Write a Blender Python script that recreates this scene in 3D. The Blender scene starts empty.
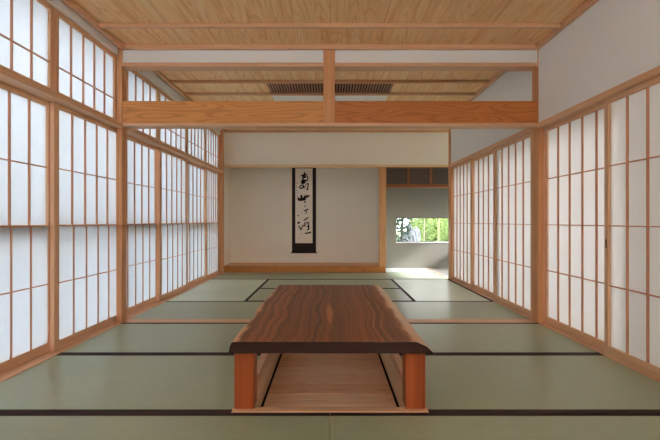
import bpy, bmesh, math, random
from mathutils import Vector, noise
random.seed(7)
S = bpy.context.scene
COL = S.collection
R = math.radians


def lin(r, g, b):
    f = lambda c: (c / 12.92 if c <= .04045 else ((c + .055) / 1.055) ** 2.4)
    return (f(r / 255), f(g / 255), f(b / 255), 1)


# ------------------------------------------------------------------ materials
class NT:
    def __init__(self, name):
        self.m = bpy.data.materials.new(name)
        self.m.use_nodes = True
        self.t = self.m.node_tree
        self.t.nodes.clear()
        self.out = self.n('ShaderNodeOutputMaterial')

    def n(self, kind, **kw):
        o = self.t.nodes.new(kind)
        for k, v in kw.items():
            if k.startswith('i_'):
                o.inputs[k[2:].replace('_', ' ')].default_value = v
            else:
                setattr(o, k, v)
        return o

    def l(self, a, b):
        self.t.links.new(a, b)

    def val(self, x):
        return x

    def math(self, op, a, b=0.0, clamp=False):
        o = self.n('ShaderNodeMath', operation=op, use_clamp=clamp)
        for i, v in enumerate((a, b)):
            if isinstance(v, (int, float)):
                o.inputs[i].default_value = v
            else:
                self.l(v, o.inputs[i])
        return o.outputs[0]

    def mix(self, fac, a, b, blend='MIX'):
        o = self.n('ShaderNodeMix', data_type='RGBA', blend_type=blend)
        for i, v in ((0, fac), (6, a), (7, b)):
            if isinstance(v, (int, float, tuple)):
                o.inputs[i].default_value = v
            else:
                self.l(v, o.inputs[i])
        return o.outputs[2]

    def ramp(self, fac, stops):
        o = self.n('ShaderNodeValToRGB')
        e = o.color_ramp.elements
        while len(e) < len(stops):
            e.new(.5)
        for i, (p, c) in enumerate(stops):
            e[i].position = p
            e[i].color = c
        self.l(fac, o.inputs[0])
        return o.outputs[0]

    def coords(self, rand=True):
        tc = self.n('ShaderNodeTexCoord')
        if not rand:
            return tc.outputs['Object']
        oi = self.n('ShaderNodeObjectInfo')
        a = self.n('ShaderNodeVectorMath', operation='MULTIPLY_ADD')
        cx = self.n('ShaderNodeCombineXYZ')
        for i in range(3):
            self.l(oi.outputs['Random'], cx.inputs[i])
        a.inputs[1].default_value = (7.3, 5.1, 3.7)
        self.l(cx.outputs[0], a.inputs[0])
        self.l(tc.outputs['Object'], a.inputs[2])
        return a.outputs[0]

    def scaled(self, v, s, loc=(0, 0, 0), rot=(0, 0, 0)):
        m = self.n('ShaderNodeMapping')
        m.inputs['Scale'].default_value = s
        m.inputs['Location'].default_value = loc
        m.inputs['Rotation'].default_value = rot
        self.l(v, m.inputs['Vector'])
        return m.outputs[0]

    def noise(self, v, scale, detail=4, rough=.55, dist=0):
        o = self.n('ShaderNodeTexNoise')
        o.inputs['Scale'].default_value = scale
        o.inputs['Detail'].default_value = detail
        o.inputs['Roughness'].default_value = rough
        o.inputs['Distortion'].default_value = dist
        self.l(v, o.inputs['Vector'])
        return o.outputs['Fac']

    def bsdf(self, col, rough=.6, spec=.35, bump=None, bstr=.1, bdist=.001):
        p = self.n('ShaderNodeBsdfPrincipled')
        if isinstance(col, tuple):
            p.inputs['Base Color'].default_value = col
        else:
            self.l(col, p.inputs['Base Color'])
        if isinstance(rough, (int, float)):
            p.inputs['Roughness'].default_value = rough
        else:
            self.l(rough, p.inputs['Roughness'])
        p.inputs['Specular IOR Level'].default_value = spec
        if bump is not None:
            b = self.n('ShaderNodeBump')
            b.inputs['Strength'].default_value = bstr
            b.inputs['Distance'].default_value = bdist
            self.l(bump, b.inputs['Height'])
            self.l(b.outputs[0], p.inputs['Normal'])
        self.l(p.outputs[0], self.out.inputs[0])
        return p


def axis_scale(axis, along, across):
    return tuple(along if 'xyz'[i] == axis else across for i in range(3))


def wood(name, c1, c2, axis, rough=.5, ringscale=14., contrast=(.35, .68), spec=.3):
    """straight-grained timber, the grain running along one axis"""
    t = NT(name)
    v = t.coords()
    g = t.noise(t.scaled(v, axis_scale(axis, .35, ringscale)), 1.6, 5, .6, .5)
    f = t.noise(t.scaled(v, axis_scale(axis, 3, 160)), 1.5, 3, .6)
    c = t.ramp(g, [(contrast[0], c1), (contrast[1], c2)])
    c = t.mix(.22, c, t.ramp(f, [(.3, (.35, .35, .35, 1)), (.7, (1, 1, 1, 1))]), 'MULTIPLY')
    t.bsdf(c, rough, spec, f, .12)
    return t.m


def cathedral(name, c1, c2, axis, cross, rough=.45):
    """flat-sawn board with arched growth rings along its length"""
    t = NT(name)
    v = t.coords()
    cn = t.noise(t.scaled(v, axis_scale(axis, .8, 6.5)), 1., 1.2, .5, .2)
    ct = t.math('FRACT', t.math('MULTIPLY', cn, 17))
    lo = tuple(.5 * a + .5 * b for a, b in zip(c1, c2))
    f = t.noise(t.scaled(v, axis_scale(axis, 4, 170)), 1.5, 3, .6)
    c = t.ramp(ct, [(.0, lo), (.35, c2), (.8, c2), (1., lo)])
    c = t.mix(.25, c, t.ramp(f, [(.3, (.4, .4, .4, 1)), (.7, (1, 1, 1, 1))]), 'MULTIPLY')
    t.bsdf(c, rough, .35, f, .1)
    return t.m


def ceiling_boards():
    t = NT('cedar_ceiling_boards')
    v = t.coords(False)
    sx = t.n('ShaderNodeSeparateXYZ')
    t.l(v, sx.inputs[0])
    q = t.math('DIVIDE', sx.outputs[0], .42)
    idx = t.math('FLOOR', q)
    fr = t.math('FRACT', q)
    wn = t.n('ShaderNodeTexWhiteNoise', noise_dimensions='1D')
    t.l(idx, wn.inputs['W'])
    off = t.n('ShaderNodeVectorMath', operation='MULTIPLY_ADD')
    t.l(wn.outputs['Color'], off.inputs[0])
    off.inputs[1].default_value = (.3, 9, 1)
    t.l(v, off.inputs[2])
    g = t.noise(t.scaled(off.outputs[0], (7, .45, 1)), 1.5, 5, .6, 1.6)
    h = t.noise(t.scaled(off.outputs[0], (34, .5, 1)), 1.5, 3, .6, .6)
    c = t.ramp(g, [(.30, lin(238, 186, 130)), (.45, lin(253, 212, 158)), (.72, lin(255, 226, 180))])
    c = t.mix(.16, c, t.ramp(h, [(.32, lin(190, 140, 100)), (.6, (1, 1, 1, 1))]), 'MULTIPLY')
    cn = t.noise(t.scaled(off.outputs[0], (5.5, .55, 1)), 1., 1, .5, .2)
    ct = t.math('FRACT', t.math('MULTIPLY', cn, 15))
    c = t.mix(.26, c, t.ramp(ct, [(0, lin(196, 146, 104)), (.14, lin(224, 190, 160)), (.4, (1, 1, 1, 1)), (.95, (1, 1, 1, 1)), (1, lin(210, 160, 120))]), 'MULTIPLY')
    c = t.mix(t.math('MULTIPLY', wn.outputs['Value'], .18), c, lin(206, 150, 92))
    edge = t.math('LESS_THAN', fr, .012)
    c = t.mix(t.math('MULTIPLY', edge, .35), c, lin(120, 80, 50))
    t.bsdf(c, .55, .25, h, .08)
    return t.m


def plaster(name, c, bump=.15):
    t = NT(name)
    v = t.coords(False)
    a = t.noise(v, 90, 4, .6)
    b = t.noise(v, 2.5, 3, .5)
    col = t.mix(t.math('MULTIPLY', b, .12), c, (c[0] * .8, c[1] * .79, c[2] * .77, 1))
    t.bsdf(col, .9, .1, a, bump, .002)
    return t.m


def paper_mat(name, tint, tr=.5, fwd=0.):
    t = NT(name)
    v = t.coords()
    a = t.noise(t.scaled(v, (40, 40, 12)), 1.0, 4, .7, 1.2)
    k = t.ramp(a, [(.3, (.90, .90, .90, 1)), (.7, (1, 1, 1, 1))])
    ct = t.mix(1, tint, k, 'MULTIPLY')
    d = t.n('ShaderNodeBsdfDiffuse')
    tl = t.n('ShaderNodeBsdfTranslucent')
    t.l(ct, tl.inputs[0])
    d.inputs[0].default_value = (.94, .94, .93, 1)
    mx = t.n('ShaderNodeMixShader')
    mx.inputs[0].default_value = tr
    t.l(d.outputs[0], mx.inputs[1])
    t.l(tl.outputs[0], mx.inputs[2])
    o = mx.outputs[0]
    if fwd:
        # part of the daylight keeps its direction while it scatters through the sheet
        rf = t.n('ShaderNodeBsdfRefraction')
        rf.inputs['Roughness'].default_value = .85
        rf.inputs['IOR'].default_value = 1.3
        t.l(ct, rf.inputs[0])
        m2 = t.n('ShaderNodeMixShader')
        m2.inputs[0].default_value = fwd
        t.l(o, m2.inputs[1])
        t.l(rf.outputs[0], m2.inputs[2])
        o = m2.outputs[0]
    t.l(o, t.out.inputs[0])
    return t.m


def tatami_mat_material(name, along, c1, c2):
    """woven rush: fine ribs across the mat, slow drift of green and straw"""
    t = NT(name)
    v = t.coords()
    rib = t.noise(t.scaled(v, (260, 14, 1) if along == 'y' else (14, 260, 1)), 1., 2, .5)
    wt = t.n('ShaderNodeTexWave', wave_type='BANDS', bands_direction='X' if along == 'x' else 'Y')
    wt.inputs['Scale'].default_value = 19.
    wt.inputs['Distortion'].default_value = .3
    t.l(v, wt.inputs['Vector'])
    big = t.noise(v, 1.3, 3, .5)
    c = t.ramp(big, [(.3, c1), (.7, c2)])
    c = t.mix(.30, c, t.ramp(rib, [(.3, (.55, .55, .5, 1)), (.7, (1, 1, 1, 1))]), 'MULTIPLY')
    c = t.mix(.07, c, wt.outputs['Color'], 'MULTIPLY')
    t.bsdf(c, .36, .5, rib, .12, .001)
    return t.m


def flat(name, c, rough=.6, spec=.3, metal=0):
    t = NT(name)
    v = t.coords()
    a = t.noise(v, 60, 3, .6)
    col = t.mix(t.math('MULTIPLY', a, .18), c, (c[0] * .6, c[1] * .6, c[2] * .6, 1))
    p = t.bsdf(col, rough, spec)
    p.inputs['Metallic'].default_value = metal
    return t.m


def walnut():
    t = NT('walnut_slab')
    v = t.coords(False)
    sx = t.n('ShaderNodeSeparateXYZ')
    t.l(v, sx.inputs[0])
    warp = t.noise(t.scaled(v, (2.2, .8, 2.2), (.6, 0, 0)), 1.5, 3, .55)
    u = t.math('ADD', sx.outputs[0], t.math('MULTIPLY', warp, .2))
    cmb = t.n('ShaderNodeCombineXYZ')
    t.l(u, cmb.inputs[0])
    t.l(t.math('MULTIPLY', sx.outputs[1], .05), cmb.inputs[1])
    t.l(t.math('MULTIPLY', sx.outputs[2], .6), cmb.inputs[2])
    ring = t.noise(t.scaled(cmb.outputs[0], (46, 1, 46)), 1., 4, .62)
    fine = t.noise(t.scaled(v, (170, 4, 170)), 1.5, 3, .6)
    c = t.ramp(ring, [(.32, lin(68, 37, 26)), (.44, lin(118, 68, 42)), (.57, lin(146, 86, 54)), (.72, lin(196, 124, 80))])
    # pale sapwood towards the live edges, and one pale flame figure
    n2 = t.noise(t.scaled(v, (5, 2.2, 3)), 1.6, 3, .6)
    ax = t.math('ADD', t.math('ABSOLUTE', t.math('ADD', sx.outputs[0], .026)), t.math('MULTIPLY', t.math('ADD', n2, -.5), .10))
    s = t.ramp(ax, [(.395, (0, 0, 0, 1)), (.412, (1, 1, 1, 1))])
    sap = t.mix(n2, lin(200, 142, 100), lin(232, 188, 144))
    c = t.mix(s, c, sap)
    fy = t.math('ADD', sx.outputs[1], .33)
    fx = t.math('ADD', sx.outputs[0], t.math('MULTIPLY', fy, .02))
    fl = t.math('ADD', t.math('MULTIPLY', t.math('MULTIPLY', fx, fx), 1500),
                t.math('MULTIPLY', t.math('MULTIPLY', fy, fy), 7))
    fl = t.math('ADD', fl, t.math('MULTIPLY', t.math('ADD', n2, -.5), 3))
    c = t.mix(t.ramp(fl, [(.25, (.8, .8, .8, 1)), (.9, (0, 0, 0, 1))]), c, lin(206, 136, 92))
    c = t.mix(.3, c, t.ramp(fine, [(.3, (.35, .33, .33, 1)), (.65, (1, 1, 1, 1))]), 'MULTIPLY')
    t.bsdf(c, .42, .4, fine, .1)
    return t.m


M = {}
HIN1, HIN2 = lin(218, 170, 132), lin(238, 196, 160)
for a in 'xyz':
    M['hinoki_' + a] = wood('hinoki_' + a, HIN1, HIN2, a)
    M['pale_' + a] = wood('pale_cedar_' + a, lin(236, 200, 152), lin(248, 220, 178), a)
    M['post_' + a] = wood('post_cedar_' + a, lin(206, 146, 100), lin(226, 170, 122), a)
M['kumiko'] = wood('lattice_cedar', lin(194, 136, 104), lin(212, 156, 122), 'z')
M['toko_post'] = wood('alcove_post_cedar', lin(206, 150, 100), lin(226, 176, 126), 'z')
M['amber_x'] = cathedral('amber_flat_sawn', lin(170, 104, 46), lin(224, 158, 92), 'x', 'z')
M['amber_red_x'] = cathedral('red_amber_flat_sawn', lin(154, 86, 38), lin(204, 126, 64), 'x', 'z')
M['toko_beam'] = cathedral('alcove_beam_timber', lin(176, 106, 48), lin(206, 136, 72), 'x', 'z')
M['cherry_z'] = wood('red_cedar_leg', lin(154, 72, 36), lin(194, 100, 56), 'z', .45, 20)
M['vent_x'] = wood('dark_vent_slats', lin(150, 104, 84), lin(172, 124, 100), 'y')
M['cab_x'] = wood('cabinet_frame', lin(136, 84, 52), lin(160, 102, 64), 'x')
M['plank_x'] = wood('pit_planks', lin(222, 166, 124), lin(244, 202, 162), 'x', .6, 9)
def pit_planks():
    t = NT('pit_plank_boards')
    v = t.coords(False)
    sx = t.n('ShaderNodeSeparateXYZ')
    t.l(v, sx.inputs[0])
    idx = t.math('FLOOR', t.math('DIVIDE', t.math('ADD', sx.outputs[1], -.05), .17))
    wn = t.n('ShaderNodeTexWhiteNoise', noise_dimensions='1D')
    t.l(idx, wn.inputs['W'])
    off = t.n('ShaderNodeVectorMath', operation='MULTIPLY_ADD')
    t.l(wn.outputs['Color'], off.inputs[0])
    off.inputs[1].default_value = (9, .3, 1)
    t.l(v, off.inputs[2])
    cn = t.noise(t.scaled(off.outputs[0], (.9, 9, 1)), 1., 2, .5, .4)
    ct = t.math('FRACT', t.math('MULTIPLY', cn, 9))
    c = t.mix(wn.outputs['Value'], lin(238, 186, 140), lin(250, 212, 176))
    c = t.mix(.4, c, t.ramp(ct, [(0, lin(190, 130, 90)), (.3, (1, 1, 1, 1)), (1, lin(236, 214, 196))]), 'MULTIPLY')
    t.bsdf(c, .5, .3)
    return t.m


M['pit_floor'] = pit_planks()
M['ceiling'] = ceiling_boards()
M['plaster'] = plaster('white_plaster', lin(238, 242, 245))
M['plaster_grey_dimmed'] = plaster('dimmed_grey_plaster', lin(140, 136, 126), .3)  # alcove sand plaster with its dimmer light put into the colour
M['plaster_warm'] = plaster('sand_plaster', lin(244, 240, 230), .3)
M['paper'] = paper_mat('washi_paper', (.57, .61, .645, 1), .34, .40)
M['paper_warm'] = paper_mat('warm_washi_paper', (.62, .61, .60, 1), .28)
M['paper_fill'] = paper_mat('fill_window_paper', (.98, .97, .95, 1), .9)  # very translucent sheet for the added fill window
M['tat_x'] = tatami_mat_material('rush_weave_wide', 'x', lin(154, 168, 138), lin(166, 178, 148))
M['tat_painted_sun'] = tatami_mat_material('rush_weave_painted_sun', 'x', lin(186, 192, 186), lin(198, 204, 200))  # side alcove rush, its sunlight put into the paler colour
M['tat_y'] = tatami_mat_material('rush_weave_deep_sheen', 'y', lin(198, 214, 188), lin(212, 224, 200))  # lighter than the crosswise rush: screen sheen put into the colour
M['border'] = flat('dark_cloth_border', lin(62, 48, 46), .8, .15)
M['walnut'] = walnut()
M['walnut_end'] = wood('walnut_end_grain', lin(36, 20, 20), lin(66, 38, 36), 'x', .5, 12)
M['cab_door'] = flat('grey_brown_cloth', lin(96, 86, 82), .8, .2)
M['silk'] = flat('charcoal_silk', lin(52, 46, 46), .7, .2)
M['scroll_paper'] = flat('cream_scroll_paper', lin(250, 242, 232), .9, .1)
M['ink'] = flat('black_ink', lin(22, 18, 18), .7, .2)
M['white'] = flat('white_enamel', lin(250, 249, 248), .3, .6)
M['dark'] = flat('painted_void_shade', lin(40, 32, 28), .9, .1)  # near-black colour stands in for the shade inside gaps
M['metal'] = flat('grey_aluminium', lin(90, 88, 86), .4, .5, .6)
M['pull'] = flat('dark_brass', lin(138, 108, 88), .5, .4)
M['subfloor'] = flat('subfloor_board', lin(150, 125, 95), .8, .1)
M['corridor'] = wood('corridor_boards', lin(184, 178, 168), lin(200, 196, 188), 'y', .35)
M['gravel'] = flat('pale_garden_earth', lin(70, 78, 54), .95, .1)
M['bounce_white'] = flat('bounce_white', lin(238, 238, 238), .95, .1)  # unseen ground made bright to bounce daylight
M['bark'] = wood('pale_bark', lin(118, 116, 88), lin(160, 158, 128), 'z', .8)
M['bark_dark'] = wood('grey_bark', lin(70, 70, 66), lin(110, 108, 100), 'z', .9)
M['rock'] = flat('grey_rock', lin(96, 98, 102), .9, .1)


def leaf_mat(name, c1, c2):
    t = NT(name)
    v = t.coords()
    n_ = t.noise(v, 9, 3, .6)
    c = t.ramp(n_, [(.3, c1), (.7, c2)])
    d = t.n('ShaderNodeBsdfDiffuse')
    tl = t.n('ShaderNodeBsdfTranslucent')
    t.l(c, d.inputs[0])
    t.l(c, tl.inputs[0])
    mx = t.n('ShaderNodeMixShader')
    mx.inputs[0].default_value = .4
    t.l(d.outputs[0], mx.inputs[1])
    t.l(tl.outputs[0], mx.inputs[2])
    t.l(mx.outputs[0], t.out.inputs[0])
    return t.m


M['leaf_bright'] = leaf_mat('bright_leaf', lin(104, 124, 66), lin(150, 164, 104))
M['leaf_mid'] = leaf_mat('mid_leaf', lin(84, 104, 62), lin(124, 140, 90))
M['leaf_dark'] = leaf_mat('dark_leaf', lin(30, 46, 36), lin(58, 74, 60))


def glass_mat():
    t = NT('window_glass')
    p = t.bsdf((.98, .99, .99, 1), 0.0, .5)
    p.inputs['Transmission Weight'].default_value = 1
    p.inputs['IOR'].default_value = 1.02
    return t.m


M['glass'] = glass_mat()


# ------------------------------------------------------------------ mesh helpers
def box(bm, x0, x1, y0, y1, z0, z1, bev=0.0):
    x0, x1 = min(x0, x1), max(x0, x1)
    y0, y1 = min(y0, y1), max(y0, y1)
    b2 = bmesh.new()
    vs = [b2.verts.new((x, y, z)) for x in (x0, x1) for y in (y0, y1) for z in (z0, z1)]
    for f in ((0, 1, 3, 2), (4, 6, 7, 5), (0, 4, 5, 1), (2, 3, 7, 6), (0, 2, 6, 4), (1, 5, 7, 3)):
        b2.faces.new([vs[i] for i in f])
    bmesh.ops.recalc_face_normals(b2, faces=b2.faces)
    if bev > 0:
        bmesh.ops.bevel(b2, geom=list(b2.edges), offset=bev, segments=1, profile=.5, affect='EDGES')
    me = bpy.data.meshes.new('tmp')
    b2.to_mesh(me)
    b2.free()
    bm.from_mesh(me)
    bpy.data.meshes.remove(me)
    return bm


def cyl(bm, p0, p1, r0, r1=None, n=12):
    r1 = r0 if r1 is None else r1
    p0, p1 = Vector(p0), Vector(p1)
    d = (p1 - p0).normalized()
    a = d.orthogonal().normalized()
    b = d.cross(a)
    A, B = [], []
    for i in range(n):
        t = 2 * math.pi * i / n
        o = a * math.cos(t) + b * math.sin(t)
        A.append(bm.verts.new(p0 + o * r0))
        B.append(bm.verts.new(p1 + o * r1))
    for i in range(n):
        j = (i + 1) % n
        bm.faces.new((A[i], A[j], B[j], B[i]))
    bm.faces.new(A[::-1])
    bm.faces.new(B)
    return bm


def obj(name, bm, mat, parent=None, loc=(0, 0, 0)):
    bmesh.ops.recalc_face_normals(bm, faces=bm.faces)
    me = bpy.data.meshes.new(name)
    bm.to_mesh(me)
    bm.free()
    o = bpy.data.objects.new(name, me)
    me.materials.append(M[mat] if isinstance(mat, str) else mat)
    COL.objects.link(o)
    o.location = loc
    if parent is not None:
        o.parent = parent
    return o


def bobj(name, boxes, mat, parent=None, bev=0.0, loc=(0, 0, 0)):
    bm = bmesh.new()
    for b in boxes:
        box(bm, *b, bev=bev)
    return obj(name, bm, mat, parent, loc)


def tag(o, label=None, cat=None, group=None, kind=None):
    if label:
        o['label'] = label
    if cat:
        o['category'] = cat
    if group:
        o['group'] = group
    if kind:
        o['kind'] = kind
    return o


def thing(name, label, cat, loc, group=None):
    o = bpy.data.objects.new(name, None)
    COL.objects.link(o)
    o.location = loc
    return tag(o, label, cat, group)


def struct(name, boxes, mat, parent=None, bev=0.0):
    o = bobj(name, boxes, mat, parent, bev)
    if parent is None:
        o['kind'] = 'structure'
    return o


# ------------------------------------------------------------------ dimensions (metres; camera looks along +y)
W = 1.82              # half width of the tatami field
PW = 1.815            # plaster face
SH = 1.865            # shoji face
OUT = 1.93            # outer face of the shoji walls
KAM0, KAM1 = 1.70, 1.742
YB = -1.6             # wall behind the camera
Y1, Y2 = 3.83, 3.945  # line of the transom between the rooms
C1, C2 = 2.42, 2.462  # ceilings of the two rooms
YT = 7.62             # alcove line
YE = 8.33             # end wall
XC = 2.95             # outer wall of the corridor beyond the plain shoji

# ------------------------------------------------------------------ the setting
PX0, PX1, PY0, PY1 = -.415, .415, 2.10, 3.80        # leg pit
fl = struct('floor', [(-OUT, PX0 - .05, YB, YE, -.12, -.052), (PX1 + .05, OUT, YB, YE, -.12, -.052),
                      (PX0 - .05, PX1 + .05, YB, PY0 - .05, -.12, -.052), (PX0 - .05, PX1 + .05, PY1 + .05, YE, -.12, -.052)], 'subfloor')
bobj('plank_deck', [(-W, W, YB, 1.13, -.05, 0)], 'corridor', fl)
bobj('corridor_deck', [(OUT, XC, YB, 6.73, -.12, 0), (W + .03, XC, 6.73, YE, -.05, 0), (OUT, XC, 6.73, YE, -.12, -.05)], 'corridor', fl)

cl = struct('ceiling', [(-OUT, PW + .1, YB, Y1 + .02, C1, C1 + .03), (-OUT, PW + .1, Y1 + .02, 6.75, C2, C2 + .03),
                        (-OUT, XC, 6.75, YE, C2, C2 + .03)], 'ceiling')
for y in [3.41 - .47 * i for i in range(10)]:
    bobj('batten', [(-PW + .03, PW - .03, y - .015, y + .015, C1 - .032, C1)], 'hinoki_x', cl, .002)
for y in [4.44 + .475 * i for i in range(7)]:
    bobj('batten', [(-PW + .03, PW - .03, y - .015, y + .015, C2 - .032, C2)], 'hinoki_x', cl, .002)
struct('roof', [(-OUT - .02, XC + .12, YB - .12, YE + .14, 2.56, 2.62)], 'subfloor')
struct('ceiling_corridor', [(OUT, XC, YB, 6.75, 2.48, 2.51)], 'plaster')

# plaster above the plain shoji
struct('wall_right', [(PW, OUT, YB, Y1, KAM1, 2.56), (PW, OUT, Y2, 6.597, KAM1, 2.56), (OUT - .06, OUT, Y1, Y2, KAM1, 2.56)], 'plaster')
struct('wall_right_near', [(1.87, OUT, YB, 1.985, .003, KAM0)], 'plaster')
# wall over the ranma shoji
struct('wall_left', [(-OUT, -1.84, YB, 2.03, .003, KAM0), (-OUT, -1.84, YB, 2.02, KAM1, 2.34), (-OUT, -SH + .02, YB, 7.40, 2.34, 2.56)], 'plaster')
struct('wall_alcove_side', [(-OUT, -1.87, 7.52, YE, -.05, 2.56)], 'plaster_warm')
FX, FZ0, FZ1 = 1.7, 1.45, 2.38
struct('wall_front', [(-OUT, -FX, YB - .1, YB, -.12, 2.56), (FX, XC + .1, YB - .1, YB, -.12, 2.56),
                      (-FX, FX, YB - .1, YB, -.12, FZ0), (-FX, FX, YB - .1, YB, FZ1, 2.56)], 'plaster')
w3 = struct('window_added_fill', [(-FX, FX, YB - .06, YB - .02, FZ0, FZ0 + .05), (-FX, FX, YB - .06, YB - .02, FZ1 - .05, FZ1)] +  # unseen window added behind the camera to brighten beam and ceiling
            [(x - .025, x + .025, YB - .06, YB - .02, FZ0 + .05, FZ1 - .05) for x in (-1.575, -.8, 0, .8, 1.575)], 'hinoki_x')
bobj('fill_pane', [(-FX, FX, YB - .042, YB - .040, FZ0, FZ1)], 'paper_fill', w3)
WX0, WX1, WZ0, WZ1 = 1.255, 2.62, .49, .955
struct('wall_back', [(-OUT, .93, YE, YE + .12, -.12, 2.56)], 'plaster_warm')
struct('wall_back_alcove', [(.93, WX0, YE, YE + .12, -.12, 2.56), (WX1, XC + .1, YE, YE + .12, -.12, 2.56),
                            (WX0, WX1, YE, YE + .12, -.12, WZ0), (WX0, WX1, YE, YE + .12, WZ1, 2.56)], 'plaster_grey_dimmed')
struct('wall_alcove_upper', [(-1.87, XC, YT + .02, YT + .10, 1.868, 2.46)], 'plaster_warm')
struct('wall_alcove_partition', [(.90, .95, YT + .11, YE, -.05, 1.9)], 'plaster_warm')
struct('wall_transom', [(-PW, -.057, Y1 + .012, Y2 - .015, 2.269, 2.56), (.043, PW, Y1 + .012, Y2 - .015, 2.269, 2.56),
                        (-.057, .043, Y1 + .02, Y2 - .03, 2.39, 2.56)], 'plaster')
CW0, CW1, CZ0, CZ1 = 2.62, 8.30, .74, 2.3           # corridor glazing
struct('wall_corridor', [(OUT, XC, 6.60, 6.655, 0, 2.56), (XC, XC + .1, YB, CW0, -.12, 2.56), (XC, XC + .1, CW1, YE + .12, -.12, 2.56),  # first box: unseen cross wall added to keep corridor daylight off the alcove
                         (XC, XC + .1, CW0, CW1, -.12, CZ0), (XC, XC + .1, CW0, 6.6, CZ1, 2.56), (XC, XC + .1, 6.6, CW1, 1.24, 2.56)], 'plaster')

# window in the end wall of the side alcove
wn = struct('window_1', [(WX0 - .01, WX1 + .01, YE - .006, YE + .03, WZ0 - .012, WZ0 + .004)], 'white')
bobj('window_sash', [(WX0, WX1, YE + .085, YE + .11, WZ0, WZ0 + .012), (WX0, WX1, YE + .085, YE + .11, WZ1 - .012, WZ1),
                     (WX0, WX0 + .012, YE + .085, YE + .11, WZ0, WZ1), (WX1 - .012, WX1, YE + .085, YE + .11, WZ0, WZ1)], 'metal', wn)
bobj('pane', [(WX0 + .012, WX1 - .012, YE + .094, YE + .098, WZ0 + .012, WZ1 - .012)], 'glass', wn)
# outer sliding sashes beyond the bright shoji: their rails shade the paper
w2 = bmesh.new()
for y in [-1.2 + 1.8 * i for i in range(6)]:
    if y < 7.5:
        box(w2, -2.05, -2.02, y - .03, y + .03, -.05, 2.4)
box(w2, -1.985, -1.942, YB, 7.5, .80, .868)
box(w2, -2.06, -2.0, YB, 7.5, 2.34, 2.40)
o = obj('window_2', w2, 'metal')
o['kind'] = 'structure'

# trims: ceiling edge, head rails, sills
struct('trim_1', [(-PW, -PW + .035, YB, Y1, 2.378, C1), (PW - .035, PW, YB, Y1, 2.378, C1)], 'hinoki_y', None, .003)
struct('trim_10', [(-PW + .035, PW - .035, Y1 - .03, Y1 - .001, 2.378, C1), (-PW + .035, XC, YT - .025, YT + .015, 2.424, C2), (-PW + .035, PW - .035, Y2 - .02, Y2 + .015, 2.424, C2)], 'hinoki_x', None, .003)
struct('trim_2', [(-PW, -PW + .035, Y2, YT, 2.424, C2), (PW - .035, PW, Y2, 6.60, 2.424, C2)], 'hinoki_y', None, .003)
struct('trim_3', [(-OUT, -1.80, YB, Y1, KAM0, KAM1), (-OUT, -1.80, Y2, 7.40, KAM0, KAM1), (-OUT, -SH + .0, Y1, Y2, KAM0, KAM1)], 'hinoki_y', None, .003)
struct('trim_4', [(1.80, OUT, YB, Y1, KAM0, KAM1), (1.80, OUT, Y2, 6.60, KAM0, KAM1), (SH, OUT, Y1, Y2, KAM0, KAM1)], 'hinoki_y', None, .003)
struct('trim_5', [(-OUT, -1.822, YB, 7.52, -.05, .003)], 'hinoki_y', None, .002)
struct('trim_6', [(1.822, OUT, YB, 6.73, -.05, .003), (1.815, 1.85, 6.73, YE, -.05, .003)], 'hinoki_y', None, .002)
struct('trim_7', [(-1.82, 1.82, 3.852, 3.99, -.05, .003)], 'hinoki_x', None, .002)
struct('trim_8', [(1.868, OUT, 3.835, 3.985, .003, KAM0), (1.84, OUT, 3.95, 3.985, .003, KAM0)], 'hinoki_z')
struct('trim_9', [(-1.87, XC, YT, YT + .13, 1.828, 1.868)], 'pale_x', None, .003)

# ------------------------------------------------------------------ posts
def post(label, x0, x1, y0, y1, z0, z1, mat='post_z', name='wooden_post'):
    o = bobj(name, [(x0 - x1 if False else -(abs(x1 - x0)) / 2, abs(x1 - x0) / 2, 0, y1 - y0, 0, z1 - z0)], mat, None, .004,
             ((x0 + x1) / 2, y0, z0))
    return tag(o, label, 'post', 'square posts of the room')


post('square timber post under the beam end beside the bright paper screens', -SH + .003, -1.81, Y1, 3.92, 0, C1)
post('square timber post at the beam end beside the plaster wall', 1.81, SH - .001, Y1, Y2, 0, C1)
post('slim square post at the far end of the bright screens, beside the alcove step', -OUT, -1.81, 7.40, 7.52, .003, C2 - .04)
post('far square post ending the plain screen row, before the small garden window', 1.81, OUT, 6.60, 6.73, .003, C2 - .04)
post('pale alcove post standing on the step end, between scroll and garden window', .858, .972, YT - .005, YT + .11, .106, 1.828, 'toko_post', 'alcove_post')

# ------------------------------------------------------------------ transom between the rooms
tr = thing('transom_beam', 'amber grained timber transom with centre post spanning the room above the table', 'beam', (0, Y1, KAM0))
H0 = KAM0
bobj('lower_rail', [(-1.81, 1.81, -.01, .115, .016, .043)], 'hinoki_x', tr, .003)
ba = bobj('beam_board', [(-.876, .876, .003, .10, 0, .194)], 'amber_x', tr, .003, (-.933, 0, .043))
bb = bobj('beam_board', [(-.883, .883, .003, .10, 0, .194)], 'amber_red_x', tr, .003, (.926, 0, .043))
bobj('centre_post', [(-.057, .043, -.008, .108, .043, 2.378 - H0)], 'post_z', tr, .003)
bobj('upper_rail', [(-1.81, -.057, -.006, .115, 2.234 - H0, 2.269 - H0)], 'hinoki_x', tr, .003)
bobj('upper_rail', [(.043, 1.81, -.006, .115, 2.234 - H0, 2.269 - H0)], 'hinoki_x', tr, .003)


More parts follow.
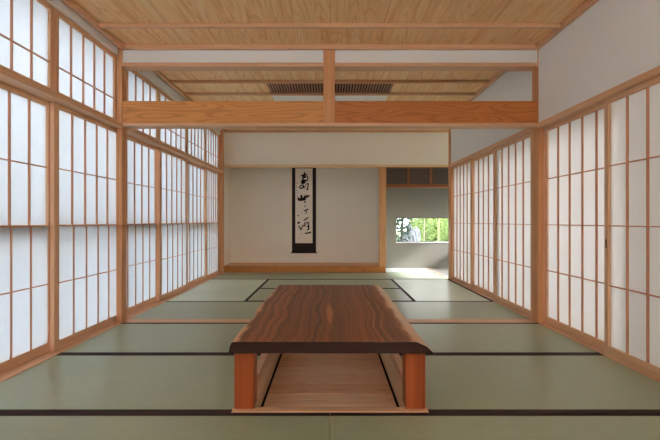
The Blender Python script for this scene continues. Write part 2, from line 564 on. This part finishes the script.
# ------------------------------------------------------------------ shoji
def shoji(name, label, cat, group, side, y0, y1, z0, z1, face, cols, rows, paper, stile=.036, top=.032, bot=.062, barw=.007, split=None):
    """side -1: on the x<0 wall. face = |x| of the face towards the room. rows = heights of the cross bars above z0"""
    t = thing(name, label, cat, (side * face, (y0 + y1) / 2, z0), group)
    h = (y1 - y0) / 2
    H = z1 - z0
    th = .030
    X = lambda a: side * a
    for s in (-1, 1):
        bobj('stile', [(X(0), X(th), s * h, s * (h - stile), 0, H)], 'hinoki_z', t, .002)
    bobj('top_rail', [(X(.001), X(th - .001), -h + stile, h - stile, H - top, H)], 'hinoki_y', t, .0015)
    bobj('bottom_rail', [(X(.001), X(th - .001), -h + stile, h - stile, 0, bot)], 'hinoki_y', t, .0015)
    ya, yb = -h + stile, h - stile
    if split:
        # the lower lattice stands a little nearer the room, closed by a middle rail
        bobj('middle_rail', [(X(.010), X(th - .002), ya, yb, split - .006, split + .010)], 'hinoki_y', t, .001)
        bm = bmesh.new()
        for i in range(1, cols):
            y = ya + (yb - ya) * i / cols
            box(bm, X(-.006), X(.004), y - barw / 2, y + barw / 2, bot - .002, split + .002)
        for z in [q for q in rows if q < split - .02] + [split + .001]:
            box(bm, X(-.0055), X(.004), ya - .002, yb + .002, z - barw / 2, z + barw / 2)
        obj('lower_lattice', bm, 'kumiko', t)
        bobj('lower_paper', [(X(.0042), X(.0046), ya - .004, yb + .004, bot - .004, split + .004)], paper, t)
        rows = [q for q in rows if q > split + .02]
    z_low = split if split else bot - .002
    bm = bmesh.new()
    for i in range(1, cols):
        y = ya + (yb - ya) * i / cols
        box(bm, X(.003), X(.0175), y - barw / 2, y + barw / 2, z_low, H - top + .002)
    for z in rows:
        box(bm, X(.0035), X(.0175), ya - .002, yb + .002, z - barw / 2, z + barw / 2)
    obj('lattice', bm, 'kumiko', t)
    bobj('paper', [(X(.0178), X(.0182), ya - .004, yb + .004, z_low - .002, H - top + .004)], paper, t)
    return t


ROWS = [.46, .855, 1.25]
# bright wall, far to near; the first four in the second room
G1 = 'tall paper screens of the bright window wall'
T1, T2 = SH + .005, SH + .043
lefts = [
    (6.655, 7.395, T1, 'tall backlit paper screen nearest the alcove step, under the transom screens'),
    (5.75, 6.755, T2, 'second tall backlit paper screen counted from the alcove step'),
    (4.84, 5.79, T1, 'third tall backlit paper screen counted from the alcove step'),
    (3.93, 4.875, T2, 'backlit paper screen just beyond the timber post on the bright side'),
    (2.985, 3.94, T1, 'backlit paper screen just before the timber post, in the near room'),
    (2.06, 3.03, T2, 'nearest tall backlit paper screen, cut off by the frame beside the front mats'),
    ]
for y0, y1, f, lab in lefts:
    shoji('shoji_screen', lab, 'sliding screen', G1, -1, y0, y1, .004, KAM0 - .001, f, 5, ROWS, 'paper', .055 if f == T1 else .05, split=.852)
G2 = 'short paper screens above the bright window wall'
ups = [
    (6.61, 7.40, 'short transom screen nearest the alcove, above the head rail'),
    (5.75, 6.61, 'second short transom screen counted from the alcove'),
    (4.80, 5.75, 'third short transom screen counted from the alcove'),
    (3.862, 4.80, 'short transom screen just beyond the beam end, partly behind the beam'),
    (2.985, 3.86, 'short transom screen just before the beam end, in the near room'),
    (2.03, 2.98, 'nearest short transom screen, cut off by the frame below the ceiling'),
    ]
for y0, y1, lab in ups:
    shoji('transom_screen', lab, 'transom screen', G2, -1, y0, y1, KAM1 + .001, 2.34, SH, 5, [.21], 'paper', .045, .036, .036)
# wall below the plaster
G3 = 'tall paper screens under the plaster wall'
T1, T2 = 1.835, 1.867
rights = [
    (5.72, 6.595, T1, 'farthest paper screen under the plaster wall, beside the far post'),
    (4.83, 5.77, T2, 'middle paper screen of three beyond the post under the plaster wall'),
    (3.99, 4.93, T1, 'paper screen just beyond the post under the plaster wall'),
    (2.89, 3.83, T2, 'paper screen just before the post under the plaster wall'),
    (1.99, 2.945, T1, 'nearest paper screen under the plaster wall, with a small dark finger pull'),
    ]
for i, (y0, y1, f, lab) in enumerate(rights):
    t = shoji('shoji_screen', lab, 'sliding screen', G3, 1, y0, y1, .004, KAM0 - .001, f, 5, ROWS,
              'paper_warm', .040 if f == T1 else .036)
    if i == 4:
        h = (y1 - y0) / 2
        p = bobj('finger_pull', [(-.002, .0005, h - .030, h - .014, .71, .765)], 'pull', t, .0006)
        p['label'] = 'small dark finger pull'


# ------------------------------------------------------------------ tatami
def mat(label, x0, x1, y0, y1, long='x', edges='nf', bw=.033, weave=None):
    cx, cy = (x0 + x1) / 2, (y0 + y1) / 2
    t = thing('tatami_mat', label, 'mat', (cx, cy, -.05), 'tatami mats')
    g = .0008
    hx, hy = (x1 - x0) / 2 - g, (y1 - y0) / 2 - g
    bobj('woven_surface', [(-hx, hx, -hy, hy, 0, .05)], weave or 'tat_' + long, t, .003)
    for e in edges:
        b = {'n': (-hx, hx, -hy, -hy + bw), 'f': (-hx, hx, hy - bw, hy),
             'l': (-hx, -hx + bw, -hy, hy), 'r': (hx - bw, hx, -hy, hy)}[e]
        bobj('cloth_border', [(b[0], b[1], b[2], b[3], .046, .0512)], 'border', t, .0006)
    return t


RA, RB, RC = 1.14, 2.045, 2.948
mat('front tatami mat before the table, on the bright screen side of the centre seam', -W, 0, RA, RB)
mat('front tatami mat before the table, on the plaster wall side of the centre seam', 0, W, RA, RB)
mat('tatami mat between the table front half and the bright screens', -W, -.462, RB, RC)
mat('tatami mat between the table front half and the plaster wall screens', .462, W, RB, RC)
mat('tatami mat beside the back half of the table, before the sill, bright screen side', -W, -.462, RC, 3.85)
mat('tatami mat beside the back half of the table, before the sill, plaster wall side', .462, W, RC, 3.85)
mat('tatami mat right behind the sill, on the bright screen side', -W, 0, 3.992, 4.89, 'x', 'f')
mat('tatami mat right behind the sill, on the plaster wall side', 0, W, 3.992, 4.89, 'x', 'f')
mat('lengthwise tatami mat along the bright screens in the far room', -W, -.925, 4.89, 6.73, 'y', 'r')
mat('lengthwise tatami mat along the plain screens in the far room', .925, W, 4.89, 6.73, 'y', 'lr')
mat('crosswise tatami mat in the middle of the far room, nearer the sill', -.925, .925, 4.89, 5.81)
mat('crosswise tatami mat in the middle of the far room, nearer the alcove', -.925, .925, 5.81, 6.73)
mat('tatami mat along the alcove step below the hanging scroll', -W, 0, 6.73, YT - .02, 'x', 'n')
mat('sunlit tatami mat before the garden window alcove', 0, W, 6.73, YT - .02, 'x', 'nf', .022)
mat('tatami mat with daylight painted pale inside the side alcove under the garden window', .972, W - .006, YT - .018, YE - .002, 'x', '', .033, 'tat_painted_sun')

# ------------------------------------------------------------------ leg pit under the table
pit = thing('leg_pit', 'shallow plank floored leg pit sunk under the low table', 'floor pit', (0, 2.05, -.2))
ox, oy = .46, 2.052
D = -.2
bm = bmesh.new()
for b in ((-ox, ox, oy, PY0, -.05, .004), (-ox, ox, PY1, PY1 + .045, -.05, .004), (-ox, PX0, PY0, PY1, -.05, .004), (PX1, ox, PY0, PY1, -.05, .004)):
    box(bm, b[0], b[1], b[2] - 2.05, b[3] - 2.05, b[4] - D, b[5] - D, .002)
obj('rim', bm, 'hinoki_x', pit)
for s in (-1, 1):
    bobj('side_board', [(s * (-PX0), s * (-PX0 + .02), PY0 - 2.05, PY1 - 2.05, -.06, .15)], 'pale_y', pit)
bobj('end_board', [(PX0, PX1, PY0 - .02 - 2.05, PY0 - 2.05, -.06, .15)], 'pale_x', pit)
bobj('end_board', [(PX0, PX1, PY1 - 2.05, PY1 + .02 - 2.05, -.06, .15)], 'pale_x', pit)
bm = bmesh.new()
y = PY0
while y < PY1 - .01:
    box(bm, PX0 + .022, PX1 - .022, y + .001 - 2.05, min(y + .17, PY1) - .001 - 2.05, -.02, 0, .0015)
    y += .17
obj('plank_floor', bm, 'pit_floor', pit)
bobj('shadow_gap_base', [(PX0, PX1, PY0 - 2.05, PY1 - 2.05, -.06, -.021)], 'dark', pit)  # dark board paints the shade in the gap beside the planks

# ------------------------------------------------------------------ low table
TY0, TY1 = 2.0, 3.79
TC = (TY0 + TY1) / 2
tb = thing('low_table', 'low live edge walnut table on square red legs over the leg pit', 'table', (0, TC, 0))
N = 60
bm = bmesh.new()
rings = []
ZT, ZB = .341, .289
for i in range(N + 1):
    u = i / N
    y = (u - .5) * (TY1 - TY0)
    n1 = noise.noise((y * 2.3, 1.7, 0)) * .016 + noise.noise((y * 7, 4.1, 0)) * .006
    n2 = noise.noise((y * 2.1, 9.3, 0)) * .018 + noise.noise((y * 8, 2.2, 0)) * .006
    n3 = noise.noise((y * 9, 6.2, 0)) * .006
    # wane running out and a little crooked notch on the near quarter of one edge
    notch = .018 * math.exp(-((u - .30) / .05) ** 2)
    lt, lb = -(.447 + n1 * .7 - notch + .006 * u), -(.460 + n1 * .6 - notch * .6 + n3 * .7)
    rt, rb = .396 + n2 * 1.0, .466 + n2 * .7 + n3
    prof = [(lt + .010, ZT), (lt, ZT - .003), (lt * .4 + lb * .6, ZT - .020), (lb, ZB + .004), (lb + .004, ZB),
            (rb - .004, ZB), (rb, ZB + .004), (rt * .45 + rb * .55 + .004, ZT - .022), (rt, ZT - .002), (rt - .008, ZT)]
    rings.append([bm.verts.new((x, y, z)) for x, z in prof])
K = len(rings[0])
for i in range(N):
    for k in range(K):
        bm.faces.new((rings[i][k], rings[i][(k + 1) % K], rings[i + 1][(k + 1) % K], rings[i + 1][k]))
bm.faces.new(rings[0])
bm.faces.new(rings[-1][::-1])
tt = obj('tabletop', bm, 'walnut', tb)
tt.data.materials.append(M['walnut_end'])
for f in tt.data.polygons:
    if abs(f.normal.y) > .9:
        f.material_index = 1
for sx in (-1, 1):
    for y0 in (2.074, 3.63):
        xa = -.452 if sx < 0 else .357
        bobj('leg', [(xa, xa + .093, y0 - TC, y0 + .093 - TC, .004, ZB + .001)], 'cherry_z', tb, .003)

# ------------------------------------------------------------------ alcove
st = thing('alcove_step', 'raised timber alcove floor with a thick front beam below the scroll', 'alcove floor', (0, YT, 0))
bobj('front_beam', [(-1.87, .962, -.02, .10, -.05, .106)], 'toko_beam', st, .006)
bobj('top_board', [(-1.868, .898, .10, YE - YT - .001, .06, .104)], 'plank_x', st)

sc = thing('hanging_scroll', 'tall hanging scroll with three black brushed characters on the alcove wall', 'scroll', (-.49, YE, .29))
px = lambda x, Y=8.3: (x - 330) * Y / 440
pz = lambda y, Y=8.3: .891 + (221 - y) * Y / 440
sx0, sx1 = px(291.9) + .49, px(316) + .49
bobj('mounting', [(sx0, sx1, -.012, -.006, 0, 1.66)], 'silk', sc)
ppx0, ppx1, pz0, pz1 = px(295.2), px(312.5), pz(243.2), pz(168.2)
pp = bobj('paper', [(ppx0 + .49, ppx1 + .49, -.0135, -.0115, pz0 - .29, pz1 - .29)], 'scroll_paper', sc)
pp['label'] = 'cream paper panel with brushed black characters'
bm = bmesh.new()


def stroke(bm, pts):
    """pts: (image x, image y, half width in px) along a brush stroke"""
    Y = -.0145
    P = []
    fine = []
    for a, b in zip(pts, pts[1:]):
        for k in range(5):
            u = k / 5
            fine.append(tuple(a[j] * (1 - u) + b[j] * u for j in range(3)))
    fine.append(pts[-1])
    pos = [Vector((px(p[0]) + .49, 0, pz(p[1]) - .29)) for p in fine]
    L, Rr = [], []
    for i, p in enumerate(pos):
        d = (pos[min(i + 1, len(pos) - 1)] - pos[max(i - 1, 0)])
        d = d.normalized() if d.length > 1e-6 else Vector((1, 0, 0))
        nrm = Vector((-d.z, 0, d.x))
        w = fine[i][2] * 8.3 / 440 * (.85 + .3 * random.random())
        if i in (0, len(pos) - 1):
            w *= .6
        L.append(bm.verts.new((p.x + nrm.x * w, Y, p.z + nrm.z * w)))
        Rr.append(bm.verts.new((p.x - nrm.x * w, Y, p.z - nrm.z * w)))
    for i in range(len(pos) - 1):
        bm.faces.new((L[i], L[i + 1], Rr[i + 1], Rr[i]))


A = lambda pts, oy=164: [(288 + x / 9.17, oy + y / 9.17, w / 9.17) for x, y, w in pts]
CH = {k: bmesh.new() for k in ('top', 'middle', 'small', 'bottom', 'side')}
for s in [
    [(116, 108, 6), (145, 102, 9), (178, 97, 6)], [(152, 72, 6), (148, 100, 9), (138, 130, 8)],
    [(128, 128, 5), (150, 122, 8), (170, 114, 6)], [(116, 166, 8), (140, 154, 11), (170, 150, 7)],
    [(176, 108, 4), (182, 135, 5), (172, 160, 5)], [(122, 178, 8), (142, 172, 10), (160, 166, 6)],
    [(136, 130, 7), (134, 160, 8)], [(140, 190, 5), (112, 200, 5), (106, 214, 6), (122, 224, 6), (140, 210, 5), (140, 196, 4)],
    [(158, 186, 4), (184, 178, 6), (183, 205, 5), (178, 236, 6), (166, 230, 4)], [(158, 200, 4), (162, 215, 5)],
    [(148, 192, 4), (146, 234, 3)],
    [(90, 308, 8), (102, 326, 13), (130, 330, 10), (152, 308, 9), (172, 294, 7), (200, 290, 6)],
    [(122, 280, 6), (124, 310, 11), (118, 334, 8)], [(150, 286, 7), (156, 318, 10), (146, 330, 7)],
    [(164, 274, 3), (184, 300, 5), (168, 312, 3)], [(158, 332, 3), (148, 352, 5)], [(150, 352, 3), (166, 352, 4)],
    [(148, 388, 4), (166, 382, 3)], [(184, 410, 3), (164, 424, 4), (152, 432, 4)],
    [(82, 172, 3), (82, 182, 3)], [(78, 206, 3), (80, 216, 3)], [(78, 236, 3), (80, 244, 3)], [(84, 262, 2), (82, 272, 2)], [(82, 290, 2), (80, 300, 2)],
]:
    ys = max(q[1] for q in s)
    stroke(CH['side' if s[0][0] < 88 and s[0][2] < 5 else ('top' if ys < 250 else 'middle' if ys < 345 else 'small')], A(s))
for s in [
    [(146, 26, 3), (166, 18, 5), (188, 12, 5)], [(166, 18, 4), (170, 42, 4), (158, 52, 3)], [(84, 72, 3), (102, 64, 4)],
    [(90, 128, 8), (98, 136, 12), (102, 144, 6)], [(96, 160, 3), (108, 176, 6), (118, 202, 6), (124, 190, 4), (138, 152, 4)],
    [(186, 84, 4), (168, 100, 6), (142, 116, 4)], [(150, 128, 4), (158, 150, 6), (142, 172, 5)],
    [(160, 140, 3), (184, 130, 5), (188, 160, 6), (190, 198, 8)], [(164, 170, 3), (184, 166, 4)],
    [(168, 202, 3), (192, 197, 5)], [(152, 234, 5), (180, 230, 7), (212, 222, 7)], [(122, 232, 4), (124, 240, 3)],
]:
    stroke(CH['small' if max(q[1] for q in s) < 75 else 'bottom'], A(s, 208))
bm.free()
for k in ('top', 'middle', 'small', 'bottom'):
    ca = obj('brushed_character', CH[k], 'ink', pp)
    ca['label'] = {'top': 'topmost', 'middle': 'wide middle', 'small': 'thin dotted lower middle', 'bottom': 'lowest'}[k] + ' black brushed character'
ca = obj('signature_lettering', CH['side'], 'ink', pp)
ca['label'] = 'column of tiny black signature marks'
bm = bmesh.new()
cyl(bm, (sx0 - .018, -.012, .004), (sx1 + .018, -.012, .004), .0115)
obj('roller', bm, 'silk', sc)
bm = bmesh.new()
cyl(bm, (sx0, -.01, 1.66), (sx1, -.01, 1.66), .007)
obj('top_rod', bm, 'silk', sc)
bm = bmesh.new()
m = (sx0 + sx1) / 2
cyl(bm, (m - .12, -.01, 1.665), (m, -.006, 1.78), .002, n=6)
cyl(bm, (m + .12, -.01, 1.665), (m, -.006, 1.78), .002, n=6)
obj('cord', bm, 'silk', sc)

# cupboard above the side alcove
CBZ0, CBZ1 = 1.482, 1.828
cb = thing('wall_cupboard', 'shallow overhead cupboard with grey brown doors above the garden window', 'cupboard', (.975, YT + .03, CBZ0))
L = XC - .975
fr = [(0, L, 0, .30, 0, .052), (0, L, 0, .30, CBZ1 - CBZ0 - .014, CBZ1 - CBZ0), (0, .012, 0, .3, .052, .332), (L - .012, L, 0, .3, .052, .332), (0, L, .28, .30, .05, .335)]
bobj('carcass', fr, 'cab_x', cb, .002)
step = .392
for i in range(1, 5):
    x = step * i
    d = bobj('divider', [(x - .017, x + .017, .004, .03, .052, .332)], 'cab_x', cb, .001)
for i in range(5):
    a = .012 if i == 0 else step * i + .017
    b = L - .012 if i == 4 else step * (i + 1) - .017
    d = bobj('door', [(a, b, .03, .045, .052, .332)], 'cab_door', cb)
    bm = bmesh.new()
    cyl(bm, ((b - .07), .0285, .19), ((b - .07), .031, .19), .012)
    obj('door_pull', bm, 'pull', d)

# ------------------------------------------------------------------ ceiling fittings of the far room
VX = .715
vt = thing('ceiling_grille', 'long dark brown slatted air grille in the far room ceiling', 'air grille', (0, 5.15, C2 - .012))
bobj('backing', [(-VX, VX, -.205, .205, .008, .011)], 'dark', vt)
bobj('frame', [(-VX - .01, VX + .01, -.215, -.200, 0, .0115), (-VX - .01, VX + .01, .200, .215, 0, .0115),
               (-VX - .01, -VX + .005, -.2, .2, 0, .0115), (VX - .005, VX + .01, -.2, .2, 0, .0115)], 'vent_x', vt)
bm = bmesh.new()
n = 44
for i in range(n):
    x = -VX + .012 + (2 * VX - .024) * i / (n - 1)
    box(bm, x - .009, x + .009, -.2, .2, 0, .0075)
obj('slats', bm, 'vent_x', vt)
wp = thing('ceiling_panel', 'plain white rectangular panel in the ceiling behind the dark slatted grille', 'ceiling panel', (0, 5.625, C2 - .012))
bobj('panel_face', [(-VX, VX, -.2, .2, 0, .006)], 'white', wp, .002)
bobj('panel_rim', [(-VX - .008, VX + .008, -.208, .208, .006, .012)], 'white', wp)

# ------------------------------------------------------------------ garden beyond the small window
GZ = -.45
g = bmesh.new()
box(g, -40, 40, 8.5, 60, GZ - .1, GZ)
box(g, XC + .1, 40, -30, 8.5, GZ - .1, GZ)
struct('wall_sky_block', [(-5.6, -5.5, -12, 16, GZ, 2.0)], 'plaster_grey_dimmed')  # unseen wall added outside to cut low sky light on the screens
gl = struct('ground_bounce', [(-40, -OUT - .2, -30, 8.5, GZ - .1, GZ)], 'bounce_white')  # unseen bright ground added to bounce daylight up through the screens
o = obj('ground', g, 'gravel')
o['kind'] = 'structure'


def leaves(bm, c, r, n, size, rnd):
    for _ in range(n):
        while True:
            p = Vector((rnd.uniform(-1, 1), rnd.uniform(-1, 1), rnd.uniform(-1, 1)))
            if .25 < p.length < 1:
                break
        p = Vector((c[0] + p.x * r[0], c[1] + p.y * r[1], c[2] + p.z * r[2]))
        d = Vector((rnd.gauss(0, 1), rnd.gauss(0, 1), rnd.gauss(0, .6))).normalized()
        q = d.orthogonal().normalized()
        s = size * rnd.uniform(.6, 1.3)
        vs = [bm.verts.new(p - d * s), bm.verts.new(p + q * s * .38), bm.verts.new(p + d * s), bm.verts.new(p - q * s * .38)]
        bm.faces.new(vs)


def shrub(label, x, y, w, h, mat_, n=900, size=.05, seed=1):
    rnd = random.Random(seed)
    t = thing('garden_shrub', label, 'shrub', (x, y, GZ), 'garden shrubs outside')
    bm = bmesh.new()
    for k in range(5):
        a = rnd.uniform(0, 6.28)
        cyl(bm, (0, 0, 0), (math.cos(a) * w * .5, math.sin(a) * w * .4, h * .7), .02, .008, 6)
    obj('stems', bm, 'bark_dark', t)
    bm = bmesh.new()
    leaves(bm, (0, 0, h * .62), (w, w * .8, h * .5), n, size, rnd)
    obj('foliage', bm, mat_, t)


def tree(label, x, y, h, mat_, bark='bark', r=.05, n=1600, size=.06, seed=1, crown=.8, low=.55):
    rnd = random.Random(seed)
    t = thing('garden_tree', label, 'tree', (x, y, GZ), 'garden trees outside')
    bm = bmesh.new()
    cyl(bm, (0, 0, 0), (.03, 0, h * .6), r, r * .75, 10)
    cyl(bm, (.03, 0, h * .6), (-.02, .03, h), r * .75, r * .3, 10)
    for k in range(6):
        a = rnd.uniform(0, 6.28)
        z = h * rnd.uniform(low - .1, .9)
        cyl(bm, (.02, 0, z), (math.cos(a) * crown * .6, math.sin(a) * crown * .6, z + .35), r * .35, r * .12, 6)
    obj('trunk', bm, bark, t)
    bm = bmesh.new()
    leaves(bm, (0, 0, h * (low + 1) / 2), (crown, crown, h * (1 - low) / 2 * 1.05), n, size, rnd)
    obj('foliage', bm, mat_, t)


tree('dark slender tree at the scroll side of the garden window', 1.62, 10.0, 2.6, 'leaf_dark', 'bark_dark', .035, 900, .05, 3, .28, .28)
tree('pale trunked tree at the middle of the garden window', 2.14, 10.1, 3.0, 'leaf_bright', 'bark', .018, 500, .06, 5, .2, .5)
tree('second pale trunked tree towards the far post in the garden window', 2.72, 11.1, 3.2, 'leaf_bright', 'bark', .022, 900, .06, 8, .36, .5)
shrub('bright green bush behind the pale trunks', 3.2, 14.4, .62, 1.8, 'leaf_bright', 4500, .065, 11)
shrub('bright green bush in the far corner of the garden window, by the post', 4.5, 14.4, .62, 1.8, 'leaf_bright', 4000, .065, 15)
shrub('mid green bush at the centre of the garden window', 2.62, 12.5, .36, 1.45, 'leaf_mid', 1300, .035, 12)
shrub('mid green bush at the far post end of the garden window', 3.5, 12.6, .42, 1.5, 'leaf_mid', 1700, .035, 13)
shrub('tall pale green bush farthest behind the pale trunks', 4.6, 17.5, .95, 2.1, 'leaf_bright', 6000, .07, 17)
shrub('low grey green bush under the white sky gap', 1.62, 10.9, .22, .95, 'leaf_dark', 450, .035, 14)
bm = bmesh.new()
bmesh.ops.create_icosphere(bm, subdivisions=4, radius=.5)
for v in bm.verts:
    k = 1 + .45 * noise.noise(v.co * 3.1) + .25 * noise.noise(v.co * 7.7)
    v.co = Vector((v.co.x * .62 * k, v.co.y * .6 * k, v.co.z * 1.3 * k + .5))
o = obj('garden_rock', bm, 'rock', None, (2.12, 11.5, GZ))
tag(o, 'pale grey rock standing low in the garden window', 'rock')

# ------------------------------------------------------------------ light
w = bpy.data.worlds.new('sky')
S.world = w
w.use_nodes = True
nt = w.node_tree
nt.nodes.clear()
tc = nt.nodes.new('ShaderNodeTexCoord')
sp = nt.nodes.new('ShaderNodeSeparateXYZ')
rp = nt.nodes.new('ShaderNodeValToRGB')
e = rp.color_ramp.elements
e[0].position, e[0].color = .45, (.55, .55, .5, 1)
e[1].position, e[1].color = .52, (.66, .66, .66, 1)
x = e.new(.72)
x.color = (.98, 1.01, 1.06, 1)
x = e.new(1.0)
x.color = (.93, 1.0, 1.09, 1)
ma = nt.nodes.new('ShaderNodeMapRange')
ma.inputs['From Min'].default_value = -1
bg = nt.nodes.new('ShaderNodeBackground')
bg.inputs['Strength'].default_value = 6.8
wo = nt.nodes.new('ShaderNodeOutputWorld')
nt.links.new(tc.outputs['Generated'], sp.inputs[0])
nt.links.new(sp.outputs[2], ma.inputs['Value'])
nt.links.new(ma.outputs[0], rp.inputs[0])
nt.links.new(rp.outputs[0], bg.inputs[0])
nt.links.new(bg.outputs[0], wo.inputs[0])

sd = bpy.data.lights.new('sun', 'SUN')
sd.energy = 10
sd.angle = R(6)
sd.color = (.96, .98, 1)
so = bpy.data.objects.new('sun', sd)
COL.objects.link(so)
so.rotation_euler = Vector((-1, .16, -.65)).to_track_quat('-Z', 'Y').to_euler()
so.location = (8, 4, 6)

# ------------------------------------------------------------------ camera
cd = bpy.data.cameras.new('camera')
cd.lens = 24
cd.sensor_width = 36
cd.shift_y = 1 / 660
cam = bpy.data.objects.new('camera', cd)
COL.objects.link(cam)
cam.location = (0, 0, .891)
cam.rotation_euler = (R(90), 0, 0)
S.camera = cam

vs = S.view_settings
vs.view_transform = 'Standard'
vs.look = 'None'
vs.gamma = 1
vs.use_curve_mapping = False
vs.exposure = 0.84
cy = S.cycles
cy.max_bounces = 14
cy.diffuse_bounces = 9
cy.transmission_bounces = 8
cy.sample_clamp_indirect = 6
cy.use_denoising = True
